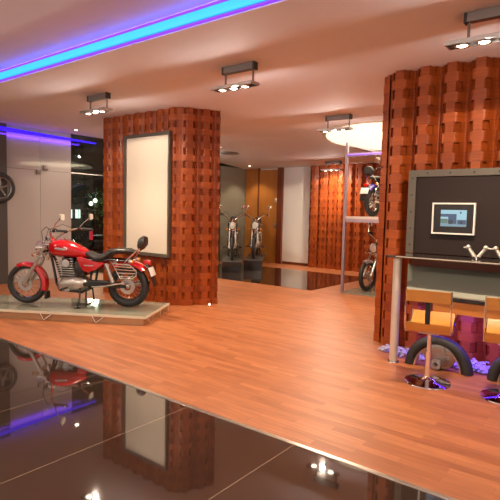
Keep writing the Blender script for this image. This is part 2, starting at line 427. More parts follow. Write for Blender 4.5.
# ------------------------------------------------------------------ LED strips
led = thing('led_strip', 'long glowing cyan LED cove strip across the ceiling edge', 'led light', (0, YSTRIP, 2.965))
x0, x1 = XL+0.05, XR-0.05
MB().tube([(x0, -0.0135, 0), (x1, -0.0135, 0)], 1.0, seg=14, flat=(0.012, 0.040)).build('diffuser', M['led_cyan'], led)
MB().box(x0, -0.003, -0.066, x1, -0.0002, 0.068).build('channel', M['steel'], led, smooth=0)
for dz in (-0.054, 0.056):
    MB().tube([(x0, -0.010, dz), (x1, -0.010, dz)], 0.009, seg=8).build('halo_tube', M['led_violet'], led)  # violet tubes added in place of the halo that fringes the strip
nb = thing('neon_tube', 'short deep blue light tube near the top of the grey glass panel', 'led light', (XL+0.05, 4.2, 2.74))
MB().tube([(0, 0.0, 0.05), (0, 2.15, 0.02)], [0.042, 0.016], seg=10).build('tube', M['led_blue'], nb)
for yy in (0.25, 1.7):
    MB().box(-0.05, yy-0.01, 0.02, 0.0, yy+0.01, 0.05).build('clip', M['steel'], nb)

l = light('neon_glow', 'AREA', (XL+0.055, 5.1, 2.70), 2.6, (0.14, 0.03, 1.0), shape='RECTANGLE', size=1.9, size_y=0.03)
lz = Vector((1, 0, -0.15)).normalized(); lx = Vector((0, 1, 0)); ly = lz.cross(lx)
l.rotation_euler = Matrix((lx, ly, lz)).transposed().to_euler()
l = light('led_glow', 'AREA', (-3.0, YSTRIP-0.05, 2.97), 2.2, (0.22, 0.06, 1.0), shape='RECTANGLE', size=12.0, size_y=0.05)
l.rotation_euler = (Vector((0, -0.6, 1)).to_track_quat('-Z', 'Y')).to_euler()

# ------------------------------------------------------------------ trapeze light fixtures
WARM = (1.0, 0.79, 0.56)
SPOT_E, WIDE_E, SPILL_E = 54, 62, 17
LX = (-0.22, -0.07, 0.08)      # lamp offsets along the tray
def make_trapeze():
    """local origin: middle of the ceiling bar, on the ceiling"""
    t = thing('trapeze_light', '', 'ceiling light')
    MB().box(-0.20, -0.03, -0.070, 0.20, 0.03, 0.0, bevel=0.004).build('ceiling_bar', M['fixture'], t, smooth=0)
    for s in (-1, 1):
        MB().box(s*0.2-0.012, -0.034, -0.075, s*0.2+0.012, 0.034, 0.0, bevel=0.003).build('end_cap', M['fixture_dark'], t, smooth=0)
        MB().tube([(s*0.18, 0, -0.06), (s*0.18, 0, -0.205)], 0.010, 8).build('hanger_rod', M['fixture'], t)
    z = -0.222
    fr = MB().box(-0.33, -0.065, z, 0.21, -0.054, z+0.03).box(-0.33, 0.054, z, 0.21, 0.065, z+0.03).box(-0.33, -0.065, z, -0.318, 0.065, z+0.03).box(0.198, -0.065, z, 0.21, 0.065, z+0.03)
    fr.box(-0.33, -0.062, z+0.024, 0.21, 0.062, z+0.030)
    fr.build('lamp_tray', M['steel'], t, smooth=0)
    for x in LX:
        l = MB().lathe([(0.03, z+0.026), (0.048, z+0.012), (0.054, z-0.010), (0.049, z-0.012), (0.04, z)], (x, 0, 0), seg=20).build('lamp', M['chrome'], t)
        MB().lathe([(0.001, z-0.010), (0.025, z-0.008), (0.041, z), (0.025, z+0.010), (0.001, z+0.012)], (x, 0, 0), seg=16).build('bulb', M['bulb'], l)
    return t
proto = make_trapeze()
FIX = [  # x, y, ceiling, label
    (-5.68, 4.02, ZC, 'grey three-lamp trapeze ceiling light hanging before the wood column, left of frame'),
    (-3.31, 4.02, ZC, 'grey three-lamp trapeze ceiling light at the centre of the ceiling'),
    (-0.90, 3.95, ZC, 'large grey trapeze ceiling light cut off at the top right corner'),
    (-3.68, 6.85, ZC, 'trapeze ceiling light hanging against the bright round ceiling disc'),
    (-5.95, 10.90, zc_at(10.87), 'smallest trapeze light far back before the woven far wall'),
]
HID = [(-7.4, 0.4, ZTRAY), (-4.6, 0.4, ZTRAY), (-1.8, 0.4, ZTRAY), (1.0, 0.4, ZTRAY), (-7.4, -2.2, ZTRAY), (-3.2, -2.2, ZTRAY), (0.6, -2.2, ZTRAY), (-7.55, 7.0, ZC), (-8.45, 8.5, zc_at(8.46)), (-1.0, 7.6, ZC)]  # unseen fixtures, added to fill the room and far end with light
spots = []
for i, (x, y, zc, lab) in enumerate(FIX):
    o = proto if i == 0 else copy_tree(proto)
    o.location = (x, y, zc); tag(o, lab, 'ceiling light', 'trapeze ceiling lights')
    spots.append((x, y, zc, True))
for (x, y, zc) in HID:
    o = copy_tree(proto); o.location = (x, y, zc)
    if y < 3: tag(o, 'unseen trapeze ceiling light added over the dark tiles behind the viewer', 'ceiling light', 'added trapeze ceiling lights behind the viewer')
    else: tag(o, 'added trapeze ceiling light hidden behind the column' if x < -5 else 'added unseen trapeze ceiling light behind the woven bar wall', 'ceiling light', 'trapeze ceiling lights')
    spots.append((x, y, zc, False))
for (x, y, zc, seen) in spots:
    e = 1.0 if seen else 0.85
    for k in LX:
        light('lamp_beam', 'SPOT', (x+k, y, zc-0.245), SPOT_E*e, WARM, spot_size=math.radians(120), spot_blend=0.9, shadow_soft_size=0.03)
    light('lamp_wide_beam', 'SPOT', (x-0.07, y, zc-0.245), WIDE_E*e, WARM, spot_size=math.radians(166), spot_blend=0.10, shadow_soft_size=0.03)
    light('lamp_spill', 'POINT', (x-0.06, y, zc-0.26), SPILL_E if y > 3 else 44, (1.0, 0.88, 0.78), shadow_soft_size=0.02)

# small downlights set in the ceiling
def downlight(x, y, z, lab, e=12):
    t = thing('downlight', lab, 'ceiling light', (x, y, z), 0, 'small round downlights')
    MB().lathe([(0.035, 0.0), (0.052, -0.002), (0.055, -0.012), (0.040, -0.014), (0.036, -0.004)], seg=20).build('ring', M['steel'], t)
    MB().lathe([(0.001, -0.012), (0.03, -0.010), (0.036, 0.0)], seg=16).build('bulb', M['bulb'], t)
    light('downlight_beam', 'SPOT', (x, y, z-0.03), e, WARM, spot_size=math.radians(100), spot_blend=0.5, shadow_soft_size=0.03)
downlight(-8.55, 5.55, ZC, 'small round downlight above the grey glass panel', 25)
downlight(-7.58, 8.57, zc_at(8.57), 'small round downlight just right of the wood column', 25)
downlight(-8.6, 11.0, zc_at(11.0), 'small round downlight over the far parked motorcycles', 30)

# round lit ceiling disc
t = thing('ceiling_disc', 'big round glowing cream ceiling disc above the motorcycle rack', 'ceiling light', (-3.62, 8.72, 2.785))
t.rotation_euler = (math.atan((ZF-ZC)/(YF-YSTEP)), 0, 0)
dm = MB(); ns = 72
prof_d = [(0.001, 0.0), (0.35, 0.0), (0.6, 0.004), (0.9, 0.008), (1.17, 0.014)]
vs = []; 
for r, hz in prof_d:
    for k in range(ns): vs.append((r*math.cos(2*PI*k/ns), r*math.sin(2*PI*k/ns), hz-(0.008 if k % 2 else 0)*min(1, r)))
dm._add(vs, [(i*ns+k, i*ns+(k+1) % ns, (i+1)*ns+(k+1) % ns, (i+1)*ns+k) for i in range(len(prof_d)-1) for k in range(ns)])
dm.build('pleated_fabric', M['disc_fabric'], t)
MB().lathe([(1.16, 0.0), (1.22, 0.0), (1.22, 0.05), (1.16, 0.05), (1.16, 0.0)], seg=72).build('rim', M['board'], t)
light('disc_glow', 'AREA', (-3.62, 8.72, 2.74), 60, (1.0, 0.80, 0.52), shape='DISK', size=2.0)

# ceiling vent near the column
t = thing('ceiling_vent', 'flat round grey ceiling vent right of the column', 'vent', (-7.85, 9.25, zc_at(9.25)+0.004))
MB().lathe([(0.001, -0.03), (0.10, -0.03), (0.22, -0.02), (0.24, 0.0)], seg=28).build('cone', M['vent'], t)

# ------------------------------------------------------------------ board on the column
t = thing('display_board', 'tall blank cream board in a dark frame on the wood column', 'board', (-5.935, 5.09, 0.755))
bw, bh = 0.475, 1.745
MB().box(-bw, -0.035, 0, bw, 0.0, bh).build('panel', M['board'], t, smooth=0)
fr = MB()
fr.box(-bw-0.06, -0.05, -0.05, -bw, 0.0, bh+0.05).box(bw, -0.05, -0.05, bw+0.03, 0.0, bh+0.05).box(-bw, -0.05, -0.05, bw, 0.0, 0).box(-bw, -0.05, bh, bw, 0.0, bh+0.05)
fr.build('frame', M['panel_border'], t, smooth=0)

# ------------------------------------------------------------------ motorcycle
def wheel_tyre(R, r, y=0.0, seg=40, c=(0, 0, 0)):
    m = MB(); pts = [(c[0]+R*math.cos(2*PI*k/seg), c[1], c[2]+R*math.sin(2*PI*k/seg)) for k in range(seg)]
    prof = []
    for k in range(13):
        a = 2*PI*k/12; prof.append((R+r*math.cos(a), 1.08*r*math.sin(a)))
    m.lathe(prof, c, 'y', seg); return m
def make_wheel(parent, name, x, R, r, disc_side=-1, spokes=20):
    zc = R+r
    rim_r = R-r*0.75
    w = MB().lathe([(rim_r-0.002, -0.024), (rim_r+0.008, -0.027), (rim_r+0.002, -0.014), (rim_r-0.010, 0), (rim_r+0.002, 0.014), (rim_r+0.008, 0.027), (rim_r-0.002, 0.024), (rim_r-0.018, 0), (rim_r-0.002, -0.024)], (x, 0, zc), 'y', 40).build(name, M['chrome'], parent)
    wheel_tyre(R, r, c=(x, 0, zc)).build('tyre', M['rubber'], w)
    s = MB()
    for k in range(spokes):
        a = 2*PI*k/spokes; b = a+(0.5 if k % 2 else -0.5); sy = 0.03 if (k//2) % 2 else -0.03
        s.tube([(x+0.035*math.cos(b), sy, zc+0.035*math.sin(b)), (x+(rim_r-0.008)*math.cos(a), 0, zc+(rim_r-0.008)*math.sin(a))], 0.0028, 5)
    s.build('spokes', M['chrome'], w)
    MB().lathe([(0.012, -0.060), (0.024, -0.055), (0.030, -0.03), (0.026, 0), (0.034, 0.03), (0.03, 0.06), (0.012, 0.065)], (x, 0, zc), 'y', 20).build('hub', M['alloy'], w)
    MB().lathe([(0.05, 0.0), (0.098, 0.0), (0.098, 0.006), (0.05, 0.006), (0.05, 0.0)], (x, disc_side*0.055, zc), 'y', 28).build('brake_disc', M['steel'], w)
    return w
def arc(cx, cz, r, a0, a1, n): return [(cx+r*math.cos(math.radians(a0+(a1-a0)*i/n)), cz+r*math.sin(math.radians(a0+(a1-a0)*i/n))) for i in range(n+1)]
def fender(path, widths, thick=0.012, crown=0.03, lip=0.035):
    """curved mudguard: path in xz with outward centre, cross section crowned over the tyre"""
    m = MB(); seg = 10; vs = []; n = len(path)
    for i, (x, z) in enumerate(path):
        a = path[max(i-1, 0)]; b = path[min(i+1, n-1)]
        t = Vector((b[0]-a[0], 0, b[1]-a[1])).normalized(); nn = Vector((-t.z, 0, t.x))
        w = widths[i] if isinstance(widths, (list, tuple)) else widths
        ring = []
        for off in (0, -thick):
            row = []
            for k in range(seg+1):
                u = -1+2*k/seg
                p = Vector((x, 0, z))+nn*(off-crown*abs(u)**2.2-lip*max(0, abs(u)-0.8)/0.2)+Vector((0, w*u, 0))
                row.append(p)
            ring += row if off == 0 else row[::-1]
        vs += ring
    k = 2*(seg+1); fs = []
    for i in range(n-1):
        for j in range(k): fs.append((i*k+j, i*k+(j+1) % k, (i+1)*k+(j+1) % k, (i+1)*k+j))
    fs.append(tuple(range(k))[::-1]); fs.append(tuple(range((n-1)*k, n*k)))
    m._add(vs, fs); return m

def make_motorcycle():
    t = thing('motorcycle', '', 'motorcycle')
    WB = 1.395
    make_wheel(t, 'front_wheel', 0.0, 0.232, 0.041)
    make_wheel(t, 'rear_wheel', WB, 0.225, 0.053)
    # front mudguard and flap
    fp = [(0.292*math.cos(math.radians(a)), 0.270+0.292*math.sin(math.radians(a))) for a in range(118, -24, -8)]
    ff = fender(fp, [0.045+0.02*min(1, i/3) for i in range(len(fp))], crown=0.015, lip=0.03).build('front_fender', M['red'], t)
    MB().box(0.262, -0.055, 0.075, 0.295, 0.055, 0.175, bevel=0.008, mat=Matrix.Rotation(0.0, 4, 'Y')).build('mud_flap', M['rubber'], ff)
    # fork
    for s in (-1, 1):
        MB().tube([(0.0, s*0.085, 0.27), (0.10, s*0.085, 0.44), (0.22, s*0.085, 0.645), (0.315, s*0.085, 0.81)], [0.021, 0.024, 0.019, 0.018], 12).build('fork_leg', M['alloy'], t)
    MB().box(0.20, -0.105, 0.63, 0.27, 0.105, 0.665, bevel=0.008).box(0.29, -0.105, 0.785, 0.36, 0.105, 0.815, bevel=0.008).tube([(0.27, 0, 0.60), (0.36, 0, 0.80)], 0.03, 12).build('fork_yoke', M['chrome'], t)
    # headlight with lens, bracket
    hl = MB().lathe([(0.001, 0.10), (0.05, 0.085), (0.078, 0.04), (0.088, -0.01), (0.088, -0.035), (0.078, -0.04)], (0.20, 0, 0.755), 'x', 24).build('headlight', M['chrome'], t)
    MB().lathe([(0.001, -0.052), (0.045, -0.048), (0.078, -0.036)], (0.20, 0, 0.755), 'x', 24).build('lens', M['lens'], hl)
    MB().box(0.24, -0.10, 0.70, 0.29, 0.10, 0.725, bevel=0.004).build('headlight_bracket', M['black'], t)
    # indicators
    for s in (-1, 1):
        a = MB().tube([(0.235, s*0.09, 0.665), (0.215, s*0.155, 0.67)], 0.008, 8).ball((0.20, s*0.175, 0.672), 0.034, scale=(1.1, 0.8, 0.8)).build('front_indicator', M['chrome'], t)
        MB().ball((0.172, s*0.175, 0.672), 0.026, scale=(0.6, 0.95, 0.95)).build('lens', M['amber'], a)
        b = MB().tube([(1.43, s*0.06, 0.62), (1.45, s*0.13, 0.62)], 0.008, 8).ball((1.46, s*0.145, 0.62), 0.032, scale=(1.1, 0.8, 0.8)).build('rear_indicator', M['chrome'], t)
        MB().ball((1.488, s*0.145, 0.62), 0.025, scale=(0.6, 0.95, 0.95)).build('lens', M['amber'], b)
    # instruments
    ins = MB().lathe([(0.05, -0.02), (0.062, 0.0), (0.062, 0.045), (0.054, 0.05), (0.001, 0.05)], (0.325, -0.0, 0.86), 'z', 20).build('instrument_dial', M['chrome'], t)
    MB().lathe([(0.001, 0.052), (0.05, 0.051)], (0.325, 0, 0.86), 'z', 20).build('dial_face', M['black'], ins)
    # handlebar, pulled back and wide
    pts = []
    for s in (-1, 1):
        pts.append([(0.36, s*0.05, 0.82), (0.385, s*0.09, 0.90), (0.45, s*0.25, 0.975), (0.53, s*0.36, 1.0), (0.66, s*0.385, 0.995)])
    hb = MB().tube(list(reversed(pts[0]))+pts[1], 0.0125, 10).build('handlebar', M['chrome'], t)
    for s in (-1, 1):
        MB().tube([(0.60, s*0.378, 0.998), (0.74, s*0.394, 0.992)], 0.019, 12).build('grip', M['rubber'], hb)
        MB().tube([(0.56, s*0.37, 0.985), (0.60, s*0.42, 0.985), (0.73, s*0.445, 0.98)], 0.006, 6).build('lever', M['chrome'], hb)
        MB().tube([(0.545, s*0.36, 1.0), (0.585, s*0.365, 1.005)], 0.026, 10).build('switch_gear', M['black'], hb)
        mr = MB().tube([(0.55, s*0.37, 1.0), (0.60, s*0.41, 1.08), (0.68, s*0.44, 1.155)], 0.006, 8).build('mirror', M['chrome'], t)
        MB().box(0.685, s*0.44-0.06, 1.13, 0.705, s*0.44+0.06, 1.215, bevel=0.012).build('mirror_shell', M['chrome'], mr)
        MB().box(0.706, s*0.44-0.052, 1.138, 0.708, s*0.44+0.052, 1.207).build('mirror_glass', M['mirror'], mr)
    # cables from bars to the head
    MB().tube([(0.53, -0.34, 0.99), (0.40, -0.26, 1.04), (0.27, -0.12, 0.98), (0.24, -0.03, 0.83), (0.30, 0.0, 0.70)], 0.004, 6).tube([(0.53, 0.34, 0.99), (0.38, 0.24, 1.06), (0.25, 0.10, 0.99), (0.235, 0.02, 0.82), (0.30, 0.02, 0.70)], 0.004, 6).build('control_cable', M['rubber'], t)
    # fuel tank (teardrop) with cap and chrome spine
    tk = MB().loft([((0.315, 0, 0.760), 0.03, 0.025), ((0.335, 0, 0.755), 0.085, 0.070), ((0.40, 0, 0.755), 0.135, 0.105), ((0.50, 0, 0.757), 0.155, 0.118), ((0.60, 0, 0.748), 0.155, 0.112), ((0.71, 0, 0.728), 0.135, 0.092), ((0.81, 0, 0.70), 0.095, 0.066), ((0.87, 0, 0.682), 0.06, 0.04)], 20).build('fuel_tank', M['red'], t)
    MB().loft([((0.46, 0, 0.873), 0.028, 0.008), ((0.55, 0, 0.872), 0.035, 0.012), ((0.66, 0, 0.838), 0.033, 0.012), ((0.80, 0, 0.768), 0.025, 0.010)], 12).lathe([(0.001, 0.025), (0.035, 0.022), (0.04, 0.0)], (0.55, 0, 0.872), 'z', 18).build('tank_console', M['chrome'], tk)
    for s in (-1, 1):
        MB().loft([((0.46, s*0.158, 0.76), 0.002, 0.008), ((0.50, s*0.160, 0.758), 0.004, 0.016), ((0.58, s*0.160, 0.75), 0.004, 0.014), ((0.62, s*0.157, 0.745), 0.002, 0.006)], 8).build('tank_badge', M['chrome'], tk)
    # side panels
    for s in (-1, 1):
        y0, y1 = (s*0.095, s*0.135)
        MB().prism([(0.735, 0.655), (0.80, 0.665), (0.90, 0.605), (1.06, 0.60), (1.12, 0.575), (1.00, 0.50), (0.90, 0.455), (0.83, 0.475), (0.775, 0.55)], min(y0, y1), max(y0, y1), bevel=0.014).build('side_panel', M['red'], t)
        MB().prism([(0.84, 0.555), (0.98, 0.555), (0.955, 0.545), (0.85, 0.545)], min(s*0.134, s*0.138), max(s*0.134, s*0.138)).build('side_badge', M['chrome'], t)
    # seats
    MB().loft([((0.80, 0, 0.705), 0.05, 0.022), ((0.87, 0, 0.690), 0.10, 0.042), ((0.98, 0, 0.640), 0.15, 0.048), ((1.08, 0, 0.650), 0.16, 0.055), ((1.14, 0, 0.690), 0.15, 0.055), ((1.18, 0, 0.715), 0.12, 0.04)], 18).build('rider_seat', M['vinyl'], t)
    MB().loft([((1.10, 0, 0.705), 0.09, 0.03), ((1.16, 0, 0.725), 0.115, 0.042), ((1.28, 0, 0.745), 0.115, 0.042), ((1.42, 0, 0.745), 0.10, 0.036), ((1.49, 0, 0.735), 0.07, 0.02)], 18).build('pillion_seat', M['vinyl'], t)
    # backrest
    br = MB().loft([((1.535, 0, 0.82), 0.10, 0.04), ((1.548, 0, 0.84), 0.125, 0.080), ((1.59, 0, 0.86), 0.125, 0.090), ((1.625, 0, 0.875), 0.10, 0.065)], 16).build('backrest', M['vinyl'], t)
    bar = MB()
    for s in (-1, 1):
        bar.tube([(1.38, s*0.11, 0.60), (1.47, s*0.105, 0.70), (1.56, s*0.09, 0.78), (1.61, s*0.06, 0.87)], 0.010, 8)
    bar.tube([(1.56, -0.09, 0.78), (1.56, 0.09, 0.78)], 0.008, 8)
    bar.build('backrest_bar', M['chrome'], br)
    # rear fender, light, plate, flap
    rp = [(WB+0.345*math.cos(math.radians(a)), 0.285+0.345*math.sin(math.radians(a))) for a in range(128, 40, -6)]
    fender(rp, [0.07+0.02*min(1, i/4) for i in range(len(rp))], crown=0.03, lip=0.02).build('rear_fender', M['red'], t)
    MB().loft([((1.60, 0, 0.60), 0.05, 0.03), ((1.65, 0, 0.60), 0.065, 0.04), ((1.69, 0, 0.595), 0.05, 0.03)], 14).build('tail_light', M['red_lens'], t)
    np_ = MB().box(-0.012, -0.10, -0.06, 0.0, 0.10, 0.06, bevel=0.004, mat=Matrix.Translation((1.715, 0, 0.485)) @ Matrix.Rotation(-0.35, 4, 'Y')).build('number_plate', M['plate'], t)
    MB().box(-0.015, -0.085, -0.20, 0.0, 0.085, 0.12, bevel=0.006, mat=Matrix.Translation((1.70, 0, 0.485)) @ Matrix.Rotation(-0.35, 4, 'Y')).build('plate_flap', M['black'], np_)
    # chrome ribbed guard on both sides
    for s in (-1, 1):
        g = MB(); y = s*0.165
        out = [(1.235, 0.595), (1.46, 0.575), (1.545, 0.505), (1.55, 0.44), (1.50, 0.40), (1.34, 0.40)]
        g.tube([(a, y, b) for a, b in out], 0.012, 8, close=True)
        for q in (0.2, 0.42, 0.64, 0.86):
            a0 = Vector((1.235+(1.34-1.235)*q, y, 0.595-(0.195)*q)); a1 = Vector((1.50+0.035*math.sin(q*3), y, 0.575-0.165*q))
            g.tube([a0, a1], 0.0085, 8)
        g.build('saddle_guard', M['chrome'], t)
        MB().tube([(1.14, s*0.14, 0.585), (1.235, s*0.14, 0.34)], [0.032, 0.030], 12).build('shock_absorber', M['chrome'], t)
        MB().tube([(0.83, s*0.10, 0.30), (WB, s*0.12, 0.29)], [0.026, 0.022], 10).build('swing_arm', M['black'], t)
        MB().tube([(0.62, s*0.10, 0.255), (0.62, s*0.22, 0.25), (0.62, s*0.30, 0.25)], [0.010, 0.016, 0.016], 10).build('foot_peg', M['rubber'], t)
    # exhausts
    MB().tube([(0.58, 0.07, 0.50), (0.46, 0.12, 0.46), (0.44, 0.14, 0.34), (0.52, 0.15, 0.24), (0.90, 0.16, 0.24), (1.02, 0.165, 0.25), (1.10, 0.17, 0.26), (1.62, 0.185, 0.31)], [0.021]*5+[0.028, 0.040, 0.036], 12).build('exhaust', M['chrome'], t)
    MB().tube([(0.96, -0.150, 0.275), (1.12, -0.165, 0.295), (1.40, -0.175, 0.345)], [0.010, 0.014, 0.014], 10).build('chrome_link_rod', M['chrome'], t)
    # engine
    en = MB().loft([((0.46, 0, 0.29), 0.09, 0.05), ((0.50, 0, 0.295), 0.135, 0.10), ((0.66, 0, 0.30), 0.15, 0.115), ((0.78, 0, 0.30), 0.14, 0.105), ((0.85, 0, 0.30), 0.09, 0.07)], 18).build('engine', M['alloy'], t)
    for s in (-1, 1):
        MB().lathe([(0.001, 0.03), (0.075, 0.026), (0.092, 0.008), (0.095, -0.02)], (0.61, s*0.145, 0.295), 'y', 28).lathe([(0.001, 0.025), (0.05, 0.02), (0.06, -0.01)], (0.755, s*0.14, 0.31), 'y', 24).build('engine_cover', M['chrome'], en)
    fins = MB()
    for k in range(7):
        z = 0.405+0.030*k; q = 0.02*k
        fins.box(0.50-q*0.35, -0.125, z, 0.72-q*0.35, 0.125, z+0.011, bevel=0.003)
    fins.build('cylinder_fins', M['alloy'], en)
    MB().box(0.52, -0.085, 0.38, 0.68, 0.085, 0.635, bevel=0.012).build('cylinder', M['black'], en)
    MB().lathe([(0.001, -0.02), (0.05, -0.02), (0.055, 0.0), (0.05, 0.02), (0.001, 0.02)], (0.60, -0.125, 0.57), 'y', 20).build('cylinder_cap', M['chrome'], en)
    MB().box(0.70, -0.11, 0.40, 0.84, 0.11, 0.60, bevel=0.02).build('air_box', M['black'], t)
    # frame
    fr = MB()
    for s in (-1, 1):
        fr.tube([(0.33, s*0.025, 0.70), (0.38, s*0.05, 0.58), (0.45, s*0.08, 0.30), (0.50, s*0.085, 0.21), (0.80, s*0.09, 0.19), (0.90, s*0.095, 0.25), (0.93, s*0.10, 0.45), (0.97, s*0.10, 0.60)], 0.017, 10)
        fr.tube([(0.93, s*0.10, 0.58), (1.15, s*0.105, 0.63), (1.42, s*0.10, 0.62)], 0.014, 10)
    fr.tube([(0.30, 0, 0.70), (0.45, 0, 0.66), (0.95, 0, 0.60)], 0.024, 10)
    fr.build('frame', M['black'], t)
    MB().box(0.88, -0.12, 0.28, 1.20, -0.085, 0.36, bevel=0.012).build('chain_cover', M['black'], t)
    # stands
    MB().tube([(0.78, -0.11, 0.25), (0.80, -0.17, 0.12), (0.79, -0.21, 0.010)], [0.014, 0.012, 0.012], 8).box(0.755, -0.24, 0.0, 0.825, -0.19, 0.012, bevel=0.003).build('side_stand', M['black'], t)
    MB().tube([(0.86, -0.10, 0.24), (0.87, -0.14, 0.03)], 0.012, 8).tube([(0.86, 0.10, 0.24), (0.87, 0.14, 0.03)], 0.012, 8).tube([(0.87, -0.14, 0.03), (0.87, 0.14, 0.03)], 0.011, 8).build('centre_stand', M['black'], t)
    return t

bike = make_motorcycle()
tag(bike, 'red cruiser motorcycle with chrome trim on the glass platform', 'motorcycle', 'motorcycles on show')
a_b = math.atan2(0.542, 0.840)
bike.location = (-6.43, 3.43, 0.116); bike.rotation_euler = (0, 0, a_b)

# glass platform under it
a_p = math.radians(30)
t = thing('display_platform', 'low greenish glass display platform under the red motorcycle', 'platform', (-4.64, 3.945, 0), a_p)
PL, PD = 3.0, 0.96
MB().box(-PL, 0, 0.088, 0, PD, 0.112).build('glass_top', M['platform_glass'], t, smooth=0)
MB().box(-PL, -0.012, 0.086, 0.012, 0, 0.116).box(0, 0, 0.086, 0.012, PD, 0.116).build('edge_strip', M['platform_edge'], t, smooth=0)
MB().box(-PL+0.03, 0.03, 0.0, -0.03, PD-0.03, 0.012).box(-PL+0.03, 0.025, 0.0, -0.02, 0.04, 0.088).box(-0.035, 0.025, 0.0, -0.02, PD, 0.088).build('base', M['platform_base'], t, smooth=0)
for x in (-0.62, -1.30, -1.98, -2.6):
    MB().tube([(x-0.05, -0.012, 0.085), (x, -0.02, 0.012), (x+0.09, -0.006, 0.08)], 0.007, 6).build('clip', M['chrome'], t)
for y in (0.1, 0.5, 0.85):
    MB().tube([(0.012, y-0.04, 0.085), (0.02, y, 0.012), (0.010, y+0.05, 0.08)], 0.007, 6).build('clip', M['chrome'], t)

# other motorcycles, each a repainted copy
def other(x, y, z, rot, mm, lab, s=1.0):
    c = copy_tree(bike, None, mm)
    c.location = (x, y, z); c.rotation_euler = (0, 0, rot); c.scale = s
    tag(c, lab, 'motorcycle', 'motorcycles on show')
    return c
RED = 'red lacquer'
# in the rack: front wheel end towards the viewer below, tail towards the viewer above
other(-3.84, 8.44, 0.021, math.radians(86), {RED: M['silver_paint']}, 'silver and chrome motorcycle on the lower level of the rack', (1.03, 0.85, 1.03))
other(-3.74, 10.02, 1.371, math.radians(-97), {RED: M['blue_paint']}, 'motorcycle seen from behind on the upper shelf of the rack', (0.96, 0.8, 0.96))
# by the windows, each on a low dark plinth
for (x, y, deg, sc_, l1, l2) in ((-7.62, 9.12, 129, (1.06, 0.8, 1.10), 'dark motorcycle by the window seen head on, left of the pair', 'low black plinth under the left one of the two far motorcycles'),
                            (-7.53, 9.86, 124, (0.97, 0.8, 1.10), 'dark motorcycle before the brown door, right of the pair', 'low black plinth under the right one of the two far motorcycles')):
    a = math.radians(deg)
    other(x, y, 0.243, a, {RED: M['dark_paint']}, l1, sc_)
    q = thing('display_plinth', l2, 'plinth', (x, y, 0.003), a, 'black plinths')
    MB().box(-0.30, -0.22, 0, 1.75*sc_[0], 0.22, 0.225, bevel=0.008).build('body', M['black'], q, smooth=0)
    MB().box(-0.31, -0.23, 0.225, 1.76*sc_[0], 0.23, 0.240, bevel=0.004).build('top', M['dark_frame'], q, smooth=0)

# ------------------------------------------------------------------ two level rack
t = thing('motorcycle_rack', 'tall grey two-level steel rack holding two motorcycles by the far wall', 'rack', (-4.13, 8.04, 0))
RWD, RDP, RH = 1.3, 2.3, 2.66
for (px, py) in ((0, 0), (RWD, 0), (0, RDP), (RWD, RDP)):
    MB().box(px-0.022, py-0.022, 0, px+0.022, py+0.022, RH).build('post', M['rack_paint'], t, smooth=0)
for z, nm in ((2.44, 'top_rail'), (1.30, 'shelf_rail')):
    for yy in (0, RDP):
        MB().box(0.025, yy-0.02, z-0.03, RWD-0.025, yy+0.02, z+0.03).build(nm, M['rack_paint'], t, smooth=0)
for xx in (0, RWD):
    MB().box(xx-0.02, 0.025, 2.61, xx+0.02, RDP-0.025, 2.65).build('side_rail', M['rack_paint'], t, smooth=0)
    MB().box(xx-0.02, 0.025, 1.28, xx+0.02, RDP-0.025, 1.33).build('side_rail', M['rack_paint'], t, smooth=0)
MB().box(-0.02, -0.02, 1.33, RWD+0.02, RDP+0.02, 1.37).build('upper_shelf', M['shelf'], t, smooth=0)
MB().box(-0.02, -0.02, 0.0, RWD+0.02, RDP+0.02, 0.02).build('base_plate', M['platform_glass'], t, smooth=0)
# glowing tube added to turn the top rail of the rack violet
t = thing('rail_tint_tube', 'thin added glow tube that tints the top front rail of the rack violet', 'led light', (-4.10, 8.005, 2.44))
MB().tube([(0.0, 0, 0), (1.24, 0, 0)], 0.012, 8).build('tube', P('violet rail tube', (0.2, 0.1, 0.5), 0.5, emit=(0.30, 0.10, 0.85), estr=0.9), t)

# ------------------------------------------------------------------ bar
BX0, BX1, BY0, BY1, BZ = -1.875, 2.2, 4.50, 5.03, 1.03
t = thing('bar_counter', 'bar counter with a dark top and steel leg against the woven wall', 'bar', (BX0, BY0, 0))
W_ = BX1-BX0
MB().box(0, 0.012, BZ-0.022, W_, BY1-BY0, BZ, bevel=0.003).build('top', M['bar_top'], t, smooth=0)
MB().box(0.10, 0.0, BZ-0.014, W_, 0.012, BZ-0.003, bevel=0.002).build('front_edge', M['bar_edge'], t, smooth=0)
for lx in (0.085, 3.4):
    lg = MB().tube([(lx, 0.10, 0.0), (lx, 0.10, BZ-0.022)], 0.039, 20).build('leg', M['leg_steel'], t)
    MB().lathe([(0.001, 0.014), (0.05, 0.012), (0.055, 0.0)], (lx, 0.10, 0), 'z', 24).build('foot_ring', M['chrome'], lg)
MB().box(0.10, 0.40, BZ-0.12, W_, 0.43, BZ-0.022).build('back_rail', M['door_dark'], t, smooth=0)
